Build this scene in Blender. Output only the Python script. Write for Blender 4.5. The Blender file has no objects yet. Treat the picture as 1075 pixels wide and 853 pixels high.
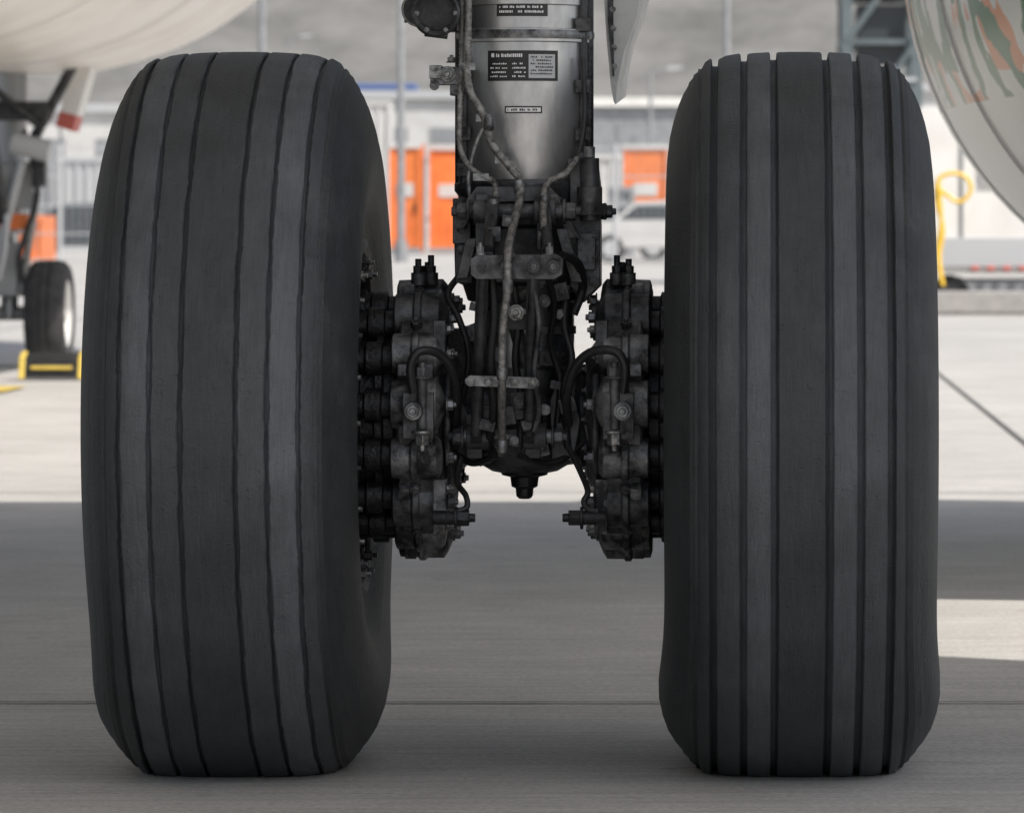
import bpy, bmesh, math, random
from mathutils import Vector, Matrix
random.seed(7)
scene = bpy.context.scene
R = math.radians

# ------------------------------------------------------------------ camera
CAMX, CAMY, CAMZ, F = 0.386, -8.5, 0.907, 5320.0
cam_d = bpy.data.cameras.new("camera"); cam = bpy.data.objects.new("camera", cam_d)
scene.collection.objects.link(cam); scene.camera = cam
cam.location = (CAMX, CAMY, CAMZ); cam.rotation_euler = (R(90), 0, 0)
cam_d.sensor_width = 36; cam_d.lens = F/1075*36
cam_d.shift_x = -252.5/1075; cam_d.shift_y = -191.5/1075
cam_d.clip_start = 0.1; cam_d.clip_end = 6000
cam_d.dof.use_dof = True; cam_d.dof.focus_distance = 8.15; cam_d.dof.aperture_fstop = 13

def S(u, v, d):
    """image pixel (u,v) at chosen depth d from the camera -> metres"""
    return Vector((CAMX+(u-790)*d/F, d+CAMY, CAMZ+(235-v)*d/F))
def G(u, v, y=0.0):  # image pixel (u,v) placed at world depth y
    return S(u, v, y-CAMY)

# ------------------------------------------------------------------ world
SUNV = Vector((-0.6, 0.5, -1.0)).normalized()
w = bpy.data.worlds.new("World"); scene.world = w; w.use_nodes = True
nt = w.node_tree; nt.nodes.clear()
sky = nt.nodes.new("ShaderNodeTexSky"); sky.sky_type = 'NISHITA'; sky.sun_disc = False
sky.sun_elevation = math.asin(-SUNV.z); sky.sun_rotation = math.atan2(-SUNV.x, -SUNV.y)
sky.dust_density = 3.0; sky.ozone_density = .8
hs = nt.nodes.new("ShaderNodeHueSaturation"); hs.inputs["Saturation"].default_value = .8
bg = nt.nodes.new("ShaderNodeBackground"); bg.inputs[1].default_value = 0.15
wo = nt.nodes.new("ShaderNodeOutputWorld")
nt.links.new(sky.outputs[0], hs.inputs["Color"]); nt.links.new(hs.outputs[0], bg.inputs[0]); nt.links.new(bg.outputs[0], wo.inputs[0])
sd = bpy.data.lights.new("sun", 'SUN'); sd.energy = 4.7; sd.angle = R(0.6); sd.color = (1, .955, .89)
so = bpy.data.objects.new("sun", sd); scene.collection.objects.link(so)
so.rotation_euler = SUNV.to_track_quat('-Z', 'Y').to_euler(); so.location = (5, -5, 20)
scene.view_settings.view_transform = 'Standard'; scene.view_settings.look = 'None'; scene.view_settings.exposure = 0

# ------------------------------------------------------------------ materials
def M(name, col, rough=.6, metal=0., dark=None, nscale=20., amt=.5, bump=0., bscale=60., detail=5, spec=.5, stretch=(1,1,1), wid=.16):
    m = bpy.data.materials.new(name); m.use_nodes = True
    n = m.node_tree.nodes; l = m.node_tree.links
    b = n["Principled BSDF"]
    b.inputs["Roughness"].default_value = rough; b.inputs["Metallic"].default_value = metal
    b.inputs["Specular IOR Level"].default_value = spec
    c4 = (*col, 1)
    b.inputs["Base Color"].default_value = c4
    tc = n.new("ShaderNodeTexCoord"); mp = n.new("ShaderNodeMapping"); mp.inputs["Scale"].default_value = stretch
    l.new(tc.outputs["Object"], mp.inputs[0])
    if dark is not None:
        t = n.new("ShaderNodeTexNoise"); t.inputs["Scale"].default_value = nscale; t.inputs["Detail"].default_value = detail
        t.inputs["Roughness"].default_value = .65
        l.new(mp.outputs[0], t.inputs["Vector"])
        r = n.new("ShaderNodeValToRGB"); r.color_ramp.elements[0].position = max(0, amt-wid); r.color_ramp.elements[1].position = min(1, amt+wid)
        r.color_ramp.elements[0].color = (*dark, 1); r.color_ramp.elements[1].color = c4
        l.new(t.outputs["Fac"], r.inputs[0]); l.new(r.outputs[0], b.inputs["Base Color"])
        mr = n.new("ShaderNodeMapRange"); mr.inputs[3].default_value = min(1, rough+.2); mr.inputs[4].default_value = max(.05, rough-.08)
        l.new(t.outputs["Fac"], mr.inputs[0]); l.new(mr.outputs[0], b.inputs["Roughness"])
    if bump > 0:
        t2 = n.new("ShaderNodeTexNoise"); t2.inputs["Scale"].default_value = bscale; t2.inputs["Detail"].default_value = 3
        l.new(mp.outputs[0], t2.inputs["Vector"])
        bp = n.new("ShaderNodeBump"); bp.inputs["Strength"].default_value = bump; bp.inputs["Distance"].default_value = .004
        l.new(t2.outputs["Fac"], bp.inputs["Height"]); l.new(bp.outputs[0], b.inputs["Normal"])
    return m

m_barrel = M("gear_barrel_metal", (.60,.605,.61), .34, .85, (.30,.30,.305), 12, .45, .10, 90, stretch=(1,1,.4))
m_steel  = M("gear_steel", (.32,.325,.33), .42, .7, (.05,.05,.052), 40, .50, .2, 120)
m_cast   = M("dirty_cast_metal", (.15,.153,.157), .48, .5, (.018,.018,.019), 26, .50, .5, 110)
m_brake  = M("brake_housing_metal", (.27,.272,.275), .46, .5, (.022,.022,.023), 24, .52, .5, 130, wid=.12)
m_black  = M("greasy_black", (.028,.029,.031), .36, .3, (.009,.009,.010), 35, .5, .5, 150)
m_dark   = M("dark_painted_metal", (.080,.083,.088), .40, .3, (.014,.014,.015), 30, .5, .3, 100)
m_rubber = M("hose_rubber", (.020,.020,.022), .45, 0, (.010,.010,.010), 60, .5)
m_braid  = M("braided_hose", (.33,.325,.31), .48, .5, (.06,.058,.055), 90, .48, .4, 500)
m_bolt   = M("bolt_metal", (.40,.40,.39), .36, .8, (.06,.06,.06), 80, .5)
m_chrome = M("chrome_piston", (.42,.43,.45), .22, .95, (.12,.12,.12), 18, .40, stretch=(1,1,.4))
m_plac   = M("placard_black", (.012,.012,.013), .4)
m_ink    = M("placard_ink", (.75,.75,.75), .5)
m_rim    = M("wheel_rim_paint", (.12,.12,.12), .5, .3, (.02,.02,.02), 18, .52, .3, 90)
m_white  = M("white_paint", (.74,.73,.70), .4, 0, (.62,.60,.57), 1.5, .42)
m_bgw    = M("weathered_white_cladding", (.58,.58,.565), .6, 0, (.46,.455,.44), .8, .45)
m_cream  = M("fuselage_paint", (.78,.75,.70), .3, 0, (.66,.62,.56), 2.2, .42)
m_panel  = M("gear_door_paint", (.60,.60,.58), .4, 0, (.30,.30,.29), 9, .4)
m_orange = M("orange_paint", (.78,.21,.05), .5, 0, (.62,.16,.04), 3, .45)
m_yellow = M("yellow_paint", (.68,.50,.10), .5, 0, (.45,.32,.06), 20, .42)
m_yhose  = M("yellow_hose", (.78,.50,.05), .4)
m_red    = M("red_paint", (.50,.12,.10), .5)
m_grey   = M("grey_painted_metal", (.30,.31,.32), .5, .1, (.20,.21,.22), 5, .45)
m_lgrey  = M("light_grey_metal", (.46,.47,.48), .5, .1)
m_teal   = M("teal_grey_steel", (.14,.17,.18), .5, .2, (.10,.12,.13), 4, .45)
m_blue   = M("blue_paint", (.12,.19,.42), .5)
m_glass  = M("dark_glass", (.05,.06,.07), .1)
m_conc   = M("kerb_concrete", (.38,.36,.34), .9, 0, (.28,.27,.26), 6, .5)
m_tyre_s = M("small_tire_rubber", (.055,.055,.058), .8, 0, (.03,.03,.03), 12, .5)

# ------------------------------------------------------------------ mesh builder
class Part:
    def __init__(s): s.v=[]; s.f=[]; s.m=[]; s.mats=[]
    def mi(s, m):
        if m not in s.mats: s.mats.append(m)
        return s.mats.index(m)
    def add(s, vs, fs, m):
        o=len(s.v); s.v += [Vector(p) for p in vs]; i=s.mi(m)
        for f in fs: s.f.append([o+k for k in f]); s.m.append(i)
    def box(s, c, sz, m, rot=None):
        c=Vector(c); hx,hy,hz=[a/2 for a in sz]; vs=[]
        for x,y,z in ((-1,-1,-1),(1,-1,-1),(1,1,-1),(-1,1,-1),(-1,-1,1),(1,-1,1),(1,1,1),(-1,1,1)):
            p=Vector((x*hx,y*hy,z*hz))
            if rot is not None: p=rot@p
            vs.append(c+p)
        s.add(vs,[(0,3,2,1),(4,5,6,7),(0,1,5,4),(1,2,6,5),(2,3,7,6),(3,0,4,7)],m)
    def cyl(s, a, b, r0, m, r1=None, seg=24, caps=True):
        a=Vector(a); b=Vector(b); r1=r0 if r1 is None else r1
        s.lathe(a, b-a, [(0,r0),((b-a).length,r1)], m, seg, caps)
    def lathe(s, o, axis, prof, m, seg=32, caps=True, phase=0.):
        o=Vector(o); ax=Vector(axis).normalized()
        up=Vector((0,0,1)) if abs(ax.z)<.9 else Vector((0,1,0))
        e1=ax.cross(up).normalized(); e2=ax.cross(e1).normalized()
        vs=[]; fs=[]
        for t,r in prof:
            for k in range(seg):
                a=2*math.pi*k/seg+phase
                vs.append(o+ax*t+e1*(math.cos(a)*r)+e2*(math.sin(a)*r))
        for i in range(len(prof)-1):
            for k in range(seg):
                k2=(k+1)%seg
                fs.append((i*seg+k,i*seg+k2,(i+1)*seg+k2,(i+1)*seg+k))
        if caps:
            fs.append(tuple(range(seg-1,-1,-1))); n=(len(prof)-1)*seg
            fs.append(tuple(n+k for k in range(seg)))
        s.add(vs,fs,m)
    def tube(s, pts, r, m, seg=10, sub=8, ripple=0.):
        pts=[Vector(p) for p in pts]; P=[pts[0]]+pts+[pts[-1]]; out=[]
        for i in range(1,len(P)-2):
            p0,p1,p2,p3=P[i-1:i+3]
            for k in range(sub):
                t=k/sub
                out.append(.5*((2*p1)+(p2-p0)*t+(2*p0-5*p1+4*p2-p3)*t*t+(3*p1-p0-3*p2+p3)*t**3))
        out.append(pts[-1])
        if ripple>0:
            res=[out[0]]
            for a,b in zip(out,out[1:]):
                L=(b-a).length; n=max(1,int(L/.003))
                for q in range(1,n+1): res.append(a.lerp(b,q/n))
            out=res
        ax=(out[1]-out[0]).normalized(); up=Vector((0,1,0)) if abs(ax.y)<.9 else Vector((1,0,0))
        e1=ax.cross(up).normalized(); vs=[]; fs=[]
        for i,p in enumerate(out):
            a=out[max(0,i-1)]; b=out[min(len(out)-1,i+1)]
            if (b-a).length>1e-9: ax=(b-a).normalized()
            e1=(e1-ax*e1.dot(ax)).normalized(); e2=ax.cross(e1)
            rr=r*(1+(ripple if i%2 else -ripple))
            for k in range(seg):
                an=2*math.pi*k/seg; vs.append(p+e1*math.cos(an)*rr+e2*math.sin(an)*rr)
        for i in range(len(out)-1):
            for k in range(seg):
                k2=(k+1)%seg; fs.append((i*seg+k,i*seg+k2,(i+1)*seg+k2,(i+1)*seg+k))
        fs.append(tuple(range(seg-1,-1,-1))); n=(len(out)-1)*seg; fs.append(tuple(n+k for k in range(seg)))
        s.add(vs,fs,m)
    def prism(s, poly, off, m):
        n=len(poly); off=Vector(off); vs=[Vector(p) for p in poly]+[Vector(p)+off for p in poly]
        fs=[tuple(range(n)),tuple(range(2*n-1,n-1,-1))]+[(k,(k+1)%n,n+(k+1)%n,n+k) for k in range(n)]
        s.add(vs,fs,m)
    def bolt(s, p, axis, r, m, h=None, washer=True):
        h=h or r*1.1; ax=Vector(axis).normalized(); p=Vector(p)
        if washer: s.lathe(p,ax,[(0,r*1.35),(h*.25,r*1.35)],m,14)
        s.lathe(p+ax*h*.2,ax,[(0,r),(h,r)],m,6,phase=random.random())
        s.lathe(p+ax*h*1.1,ax,[(0,r*.55),(h*.6,r*.5)],m,8)
    def build(s, name, parent=None, bevel=0., loc=(0,0,0), smooth=35, seg=2):
        me=bpy.data.meshes.new(name); loc=Vector(loc)
        me.from_pydata([v-loc for v in s.v],[],s.f)
        for m in s.mats: me.materials.append(m)
        for p,i in zip(me.polygons,s.m): p.material_index=i; p.use_smooth=True
        bm=bmesh.new(); bm.from_mesh(me); bmesh.ops.recalc_face_normals(bm,faces=bm.faces); bm.to_mesh(me); bm.free()
        me.set_sharp_from_angle(angle=R(smooth))
        o=bpy.data.objects.new(name,me); scene.collection.objects.link(o); o.location=loc
        if bevel>0:
            b=o.modifiers.new("bevel",'BEVEL'); b.width=bevel; b.segments=seg; b.limit_method='ANGLE'; b.angle_limit=R(40)
        if parent: o.parent=parent
        return o
def empty(name, loc=(0,0,0)):
    e=bpy.data.objects.new(name,None); scene.collection.objects.link(e); e.empty_display_size=.2
    return e

# ------------------------------------------------------------------ ground
def ground():
    m=bpy.data.materials.new("apron_concrete"); m.use_nodes=True; n=m.node_tree.nodes; l=m.node_tree.links
    b=n["Principled BSDF"]; b.inputs["Roughness"].default_value=.85; b.inputs["Specular IOR Level"].default_value=.25
    tc=n.new("ShaderNodeTexCoord")
    def noise(sc,det,rgh=.6,st=(1,1,1)):
        mp=n.new("ShaderNodeMapping"); mp.inputs["Scale"].default_value=st; l.new(tc.outputs["Object"],mp.inputs[0])
        t=n.new("ShaderNodeTexNoise"); t.inputs["Scale"].default_value=sc; t.inputs["Detail"].default_value=det; t.inputs["Roughness"].default_value=rgh
        l.new(mp.outputs[0],t.inputs["Vector"]); return t
    def ramp(src,p0,c0,p1,c1):
        r=n.new("ShaderNodeValToRGB"); r.color_ramp.elements[0].position=p0; r.color_ramp.elements[1].position=p1
        r.color_ramp.elements[0].color=(*c0,1); r.color_ramp.elements[1].color=(*c1,1); l.new(src,r.inputs[0]); return r
    def mul(a,bb,f=1.):
        x=n.new("ShaderNodeMix"); x.data_type='RGBA'; x.blend_type='MULTIPLY'; x.inputs[0].default_value=f
        l.new(a,x.inputs[6]); l.new(bb,x.inputs[7]); return x.outputs[2]
    big=ramp(noise(.35,4).outputs["Fac"],.3,(.47,.452,.425),.7,(.57,.552,.52))
    mid=ramp(noise(2.2,6,.7).outputs["Fac"],.32,(.84,.84,.84),.62,(1,1,1))
    fine=ramp(noise(75,4,.8).outputs["Fac"],.34,(.72,.72,.72),.62,(1.07,1.07,1.07))
    br=noise(30,5,.78,(.06,1,1)); brush=ramp(br.outputs["Fac"],.33,(.80,.80,.80),.62,(1.04,1.04,1.04))
    c=mul(big.outputs[0],mid.outputs[0]); c=mul(c,fine.outputs[0]); c=mul(c,brush.outputs[0])
    sp=ramp(noise(5.5,3,.55).outputs["Fac"],.66,(1,1,1),.78,(.66,.64,.62)); c=mul(c,sp.outputs[0])
    l.new(c,b.inputs["Base Color"])
    bp=n.new("ShaderNodeBump"); bp.inputs["Strength"].default_value=.7; bp.inputs["Distance"].default_value=.005
    l.new(br.outputs["Fac"],bp.inputs["Height"]); l.new(bp.outputs[0],b.inputs["Normal"])
    p=Part(); p.add([(-2500,-1500,0),(2500,-1500,0),(2500,3000,0),(-2500,3000,0)],[(0,1,2,3)],m)
    p.build("ground")
ground()
m_joint=M("joint_sealant",(.085,.083,.08),.8,0,(.20,.19,.18),14,.42)
p=Part(); rg=random.Random(2)
for k in range(-3,16):
    y=1.09+7.5*k; xs=[-60+i*.25 for i in range(481)] if k in(-1,0,1) else [-60,60]
    for a,b in zip(xs,xs[1:]):
        wv=.009*rg.uniform(.7,1.25) if len(xs)>2 else .009
        p.add([(a,y-wv,.004),(b,y-wv,.004),(b,y+wv,.004),(a,y+wv,.004)],[(0,1,2,3)],m_joint)
for k in range(-7,8):
    x=1.51+7.5*k; p.add([(x-.010,-22,.008),(x+.010,-22,.008),(x+.010,115,.008),(x-.010,115,.008)],[(0,1,2,3)],m_joint)
p.build("pavement_joints")
p=Part(); p.add([(-16,18.6,.012),(-3.62,18.6,.012),(-3.62,19.5,.012),(-16,19.5,.012)],[(0,1,2,3)],m_yellow); p.build("painted_line")

# ------------------------------------------------------------------ tires
AX=.583; RT=.612
def tire_mat(name, light):
    m=bpy.data.materials.new(name); m.use_nodes=True; n=m.node_tree.nodes; l=m.node_tree.links
    b=n["Principled BSDF"]; b.inputs["Roughness"].default_value=.60; b.inputs["Specular IOR Level"].default_value=.42
    tc=n.new("ShaderNodeTexCoord"); sx=n.new("ShaderNodeSeparateXYZ"); l.new(tc.outputs["Object"],sx.inputs[0])
    mr=n.new("ShaderNodeMapRange"); mr.inputs[1].default_value=-.24; mr.inputs[2].default_value=.24; l.new(sx.outputs[0],mr.inputs[0])
    r=n.new("ShaderNodeValToRGB"); r.color_ramp.interpolation='CONSTANT'
    e=r.color_ramp.elements
    while len(e)<len(light): e.new(.5)
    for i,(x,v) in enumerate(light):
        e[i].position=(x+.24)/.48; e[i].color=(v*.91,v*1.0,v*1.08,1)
    l.new(mr.outputs[0],r.inputs[0])
    at=n.new("ShaderNodeMath"); at.operation='ARCTAN2'; l.new(sx.outputs[2],at.inputs[0]); l.new(sx.outputs[1],at.inputs[1])
    cx=n.new("ShaderNodeCombineXYZ"); l.new(sx.outputs[0],cx.inputs[0]); l.new(at.outputs[0],cx.inputs[1])
    def cyln(sx_,sy_,det,ro):
        mp=n.new("ShaderNodeMapping"); mp.inputs["Scale"].default_value=(sx_,sy_,1); l.new(cx.outputs[0],mp.inputs[0])
        t=n.new("ShaderNodeTexNoise"); t.inputs["Scale"].default_value=3; t.inputs["Detail"].default_value=det; t.inputs["Roughness"].default_value=ro; l.new(mp.outputs[0],t.inputs["Vector"]); return t
    def ramp(src,p0,v0,p1,v1):
        q=n.new("ShaderNodeValToRGB"); q.color_ramp.elements[0].position=p0; q.color_ramp.elements[1].position=p1
        q.color_ramp.elements[0].color=(v0,v0,v0,1); q.color_ramp.elements[1].color=(v1,v1,v1,1); l.new(src,q.inputs[0]); return q.outputs[0]
    def mul(a,c):
        x=n.new("ShaderNodeMix"); x.data_type='RGBA'; x.blend_type='MULTIPLY'; x.inputs[0].default_value=1; l.new(a,x.inputs[6]); l.new(c,x.inputs[7]); return x.outputs[2]
    t=cyln(30,2.4,5,.72); ts=cyln(150,3.0,3,.7)
    t3=n.new("ShaderNodeTexNoise"); t3.inputs["Scale"].default_value=7; t3.inputs["Detail"].default_value=6; t3.inputs["Roughness"].default_value=.7; l.new(tc.outputs["Object"],t3.inputs["Vector"])
    c=mul(r.outputs[0],ramp(t.outputs["Fac"],.3,.80,.7,1.12)); c=mul(c,ramp(ts.outputs["Fac"],.35,.86,.65,1.08)); c=mul(c,ramp(t3.outputs["Fac"],.35,.78,.68,1.18))
    # dusty scuff patches
    t6=n.new("ShaderNodeTexNoise"); t6.inputs["Scale"].default_value=2.6; t6.inputs["Detail"].default_value=9; t6.inputs["Roughness"].default_value=.78; l.new(tc.outputs["Object"],t6.inputs["Vector"])
    dm=n.new("ShaderNodeMix"); dm.data_type='RGBA'; dm.inputs[7].default_value=(.125,.122,.115,1); l.new(ramp(t6.outputs["Fac"],.56,0,.80,.55),dm.inputs[0]); l.new(c,dm.inputs[6])
    l.new(dm.outputs[2],b.inputs["Base Color"])
    mp5=n.new("ShaderNodeMapping"); mp5.inputs["Scale"].default_value=(1,1,2.6); l.new(tc.outputs["Object"],mp5.inputs[0])
    t5=n.new("ShaderNodeTexNoise"); t5.inputs["Scale"].default_value=52; t5.inputs["Detail"].default_value=2; l.new(mp5.outputs[0],t5.inputs["Vector"])
    def add(a,c):
        x=n.new("ShaderNodeMath"); x.operation='ADD'; l.new(a,x.inputs[0]); l.new(c,x.inputs[1]); return x.outputs[0]
    t4=n.new("ShaderNodeTexNoise"); t4.inputs["Scale"].default_value=200; t4.inputs["Detail"].default_value=2; l.new(tc.outputs["Object"],t4.inputs["Vector"])
    hgt=add(add(t4.outputs["Fac"],ts.outputs["Fac"]),ramp(t5.outputs["Fac"],.67,1,.72,0))
    bp=n.new("ShaderNodeBump"); bp.inputs["Strength"].default_value=.6; bp.inputs["Distance"].default_value=.0026; l.new(hgt,bp.inputs["Height"])
    l.new(bp.outputs[0],b.inputs["Normal"])
    return m
base=.036
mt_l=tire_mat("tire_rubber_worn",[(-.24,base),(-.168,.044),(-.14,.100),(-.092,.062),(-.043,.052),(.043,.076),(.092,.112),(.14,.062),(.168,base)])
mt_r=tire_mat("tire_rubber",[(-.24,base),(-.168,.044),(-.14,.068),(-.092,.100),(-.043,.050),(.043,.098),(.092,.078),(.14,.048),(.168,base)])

def make_tire(name, X, mt, gw, gd, grooves, jit):
    def rad(x):
        a=abs(x); return RT-.0035*(a/.1)**2-.010*max(0,(a-.10)/.06)**2
    side=[(.163,.583),(.168,.5835),(.1685,.579),(.176,.573),(.1765,.569),(.184,.560),(.1845,.556),(.193,.542),(.201,.523),(.209,.498),
          (.2155,.47),(.219,.44),(.2185,.41),(.213,.378),(.2125,.374),(.203,.35),(.1985,.342),(.190,.325),(.1895,.321),(.180,.305),(.172,.292),(.160,.287),(.150,.275)]
    prof=[(-x,r) for x,r in reversed(side)]
    xs_g=sorted(grooves)
    pts=[(-.157,rad(.157),0)]
    for g in xs_g:
        h=gw/2
        pts += [(g-h-.0022,rad(g),1),(g-h,rad(g)-.0022,1),(g-h*.8,rad(g)-gd,0),(g+h*.8,rad(g)-gd,0),(g+h,rad(g)-.0022,2),(g+h+.0022,rad(g),2)]
    pts.append((.157,rad(.157),0))
    full=[]
    for i,q in enumerate(pts):
        if i and q[0]-pts[i-1][0]>.02:
            a=pts[i-1]
            for k in (1,2):
                xx=a[0]+(q[0]-a[0])*k/3; full.append((xx,rad(xx),0))
        full.append(q)
    prof=[(x,r,0) for x,r in prof]+full+[(x,r,0) for x,r in side]
    SEG=480; vs=[]; fs=[]; n=len(prof)
    rj=random.Random(len(name)*7)
    gj=[[rj.uniform(-1,1) for _ in range(SEG)] for _ in range(len(xs_g)*2+2)]
    ph=[rj.uniform(0,6) for _ in range(20)]
    for k in range(SEG):
        th=2*math.pi*k/SEG; c,s_=math.cos(th),math.sin(th)
        for x,r,tag in prof:
            xx=x
            if tag:
                idx=min(range(len(xs_g)),key=lambda q:abs(xs_g[q]-x))*2+tag-1
                xx+=jit*(gj[idx][k]*(1 if k%2 else .3)+.5*math.sin(th*23+ph[idx]))
            y=r*c; z=r*s_; zw=z+AX
            if abs(x)>.15:
                bl=.018*math.exp(-((zw-.10)/.11)**2)*min(1,(abs(x)-.15)/.05)
                if r<.36: bl*=.2
                xx+=math.copysign(bl,x)
            if zw<0.0: z=-AX+.0005
            vs.append((xx,y,z))
    for k in range(SEG):
        k2=(k+1)%SEG
        for i in range(n-1): fs.append((k*n+i,k*n+i+1,k2*n+i+1,k2*n+i))
    p=Part(); p.add(vs,fs,mt)
    e=empty(name)
    o=p.build("tire_casing",e,smooth=40); o.location=(X,0,AX)
    return e
gr=[-.14,-.092,-.043,.043,.092,.14]
tL=make_tire("aircraft_tire",-.4635,mt_l,.0065,.009,gr,.0014)
tR=make_tire("aircraft_tire.001",.4635,mt_r,.0115,.013,gr,.0003)

def make_rim(parent, X, sgn):
    p=Part(); c=Vector((X,0,AX)); ax=Vector((sgn,0,0))
    p.lathe(c,ax,[(.13,.262),(.165,.275),(.178,.297),(.190,.303),(.199,.300),(.203,.290),(.196,.278),(.170,.268),(.05,.255),(.02,.25)],m_rim,72,False)
    for k in range(22):
        a=2*math.pi*k/22; d=Vector((0,math.cos(a),math.sin(a))); q=c+d*.262
        p.bolt(q+ax*.185,ax,.0085,m_bolt if k%3 else m_dark,.016)
        p.box(q+ax*.175,(.03,.022,.022),m_rim,Matrix.Rotation(a,3,'X'))
        a2=a+.14; d2=Vector((0,math.cos(a2),math.sin(a2)))
        p.box(c+d2*.236+ax*.12,(.12,.02,.02),m_rim,Matrix.Rotation(a2,3,'X'))
    p.lathe(c,ax,[(.02,.25),(.0,.20),(.0,.10)],m_rim,48,False)
    p.lathe(c,-ax,[(.05,.255),(.150,.262),(.170,.276),(.176,.292),(.172,.300),(.160,.297)],m_lgrey,72,False)
    p.lathe(c,-ax,[(.12,.262),(.10,.24),(.06,.20),(.055,.13),(.10,.10),(.14,.085),(.155,.05),(.158,.001)],m_lgrey,64,False)
    for k in range(10):
        a=2*math.pi*k/10; q=c+Vector((0,math.cos(a),math.sin(a)))*.215
        p.bolt(q-ax*.075,-ax,.012,m_bolt,.018)
    p.build("wheel_rim",parent,smooth=35)
make_rim(tL,-.4635,1); make_rim(tR,.4635,-1)

# ------------------------------------------------------------------ brakes
def make_brake(name, sg):
    e=empty(name); off=0 if sg<0 else .010; c=Vector((off,0,AX)); ax=Vector((sg,0,0))
    rg=random.Random(21+sg)
    p=Part()
    p.lathe(c,ax,[(.10,.11),(.13,.15),(.15,.20),(.195,.205),(.20,.19)],m_cast,56,False)
    p.lathe(c,ax,[(.198,.19),(.205,.165),(.222,.165),(.224,.178),(.236,.178),(.238,.165),(.26,.165),(.262,.175),(.275,.175),(.277,.16),(.36,.16)],m_black,56,False)
    N=14
    for k in range(N):
        a=2*math.pi*(k+.5)/N+.08; d=Vector((0,math.cos(a),math.sin(a))); q=c+d*.196
        rr=(.036 if k%2 else .042)*rg.uniform(.95,1.03); x0=.122 if k%2 else .116
        p.lathe(q,ax,[(x0,.010),(.125,rr*.75),(.132,rr),(.160,rr),(.163,rr*1.1),(.172,rr*1.1),(.175,rr*.98),(.205,rr*.95),(.208,rr*.7)],m_brake if k%4 else m_cast,22)
        p.bolt(q+ax*.116,-ax,.010,m_steel,.010)
        p.lathe(q-d*.014,ax,[(.205,.022),(.222,.022),(.224,.029),(.250,.029),(.252,.021),(.30,.021)],m_black,16)
        a2=a+math.pi/N; d2=Vector((0,math.cos(a2),math.sin(a2)))
        p.bolt(c+d2*.212+ax*.168,d2,.009,m_steel if k%3==0 else m_cast,.012)
        p.box(c+d2*.198+ax*.165,(.055,.034,.05),m_cast,Matrix.Rotation(a2,3,'X'))
        p.cyl(c+d2*.18+ax*.13,c+d2*.18+ax*.20,.011,m_cast,seg=10)
        if k%2: p.box(c+d2*.222+ax*.185,(.018,.03,.02),m_brake,Matrix.Rotation(a2,3,'X'))
    for i,(dy,dx) in enumerate(((-.03,.150),(-.05,.170),(.01,.158))):
        b=c+Vector((sg*dx,dy-.02,.222)); p.cyl(b,b+Vector((0,0,.02)),.012,m_cast,seg=12); p.bolt(b+Vector((0,0,.018)),(0,0,1),.009,m_black,.012); p.cyl(b,b+Vector((0,0,.050-.006*i)),.0055,m_black,seg=8)
    yb=-.245
    p.box(c+Vector((sg*.158,yb+.005,.012)),(.05,.035,.075),m_cast)
    p.cyl(c+Vector((sg*.165,yb,.02)),c+Vector((sg*.165,yb-.03,.02)),.016,m_brake,seg=16)
    p.bolt(c+Vector((sg*.165,yb-.03,.02)),(0,-1,0),.011,m_steel)
    p.cyl(c+Vector((sg*.152,yb-.01,-.01)),c+Vector((sg*.152,yb-.01,.075)),.009,m_cast,seg=12)
    p.bolt(c+Vector((sg*.152,yb-.01,-.012)),(0,0,-1),.013,m_bolt,.02)
    p.bolt(c+Vector((sg*.152,yb-.01,.072)),(0,0,1),.012,m_cast,.016)
    p.box(c+Vector((sg*.128,-.16,.13)),(.02,.05,.07),m_cast)
    p.box(c+Vector((sg*.128,-.16,-.14)),(.02,.05,.09),m_brake)
    for z in (.11,.15,-.11,-.17): p.bolt(c+Vector((sg*.118,-.175,z)),(-sg,0,0),.008,m_bolt,.008)
    p.cyl(c+Vector((sg*.135,-.23,-.155)),c+Vector((sg*.085,-.235,-.155)),.012,m_black,seg=14)
    p.bolt(c+Vector((sg*.10,-.235,-.155)),(-sg,0,0),.014,m_black,.02)
    p.tube([c+Vector((sg*.117,math.cos(t)*.150,math.sin(t)*.150)) for t in [R(150+a*12) for a in range(14)]],.006,m_cast,8,4)
    p.build("brake_housing",e,bevel=.0016,smooth=40)
    h=Part()
    if sg<0:
        h.tube([G(434,412,-.26),G(431,385,-.27),G(440,369,-.27),G(460,371,-.25),G(474,388,-.23),G(480,415,-.2),G(478,445,-.15)],.0075,m_rubber)
        h.tube([G(484,480,-.15),G(480,505,-.18),G(489,520,-.22),G(490,532,-.23),G(480,536,-.235),G(470,535,-.235)],.0050,m_rubber)
    else:
        h.tube([G(654,412,-.26),G(656,385,-.27),G(646,369,-.27),G(622,369,-.25),G(604,385,-.23),G(595,415,-.2),G(597,445,-.15)],.0075,m_rubber)
        h.tube([G(597,470,-.15),G(608,492,-.18),G(617,515,-.22),G(613,526,-.23),G(617,534,-.235),G(628,536,-.235)],.0050,m_rubber)
    h.build("brake_hose",e)
    return e
make_brake("brake_assembly",-1); make_brake("brake_assembly.001",1)

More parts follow.
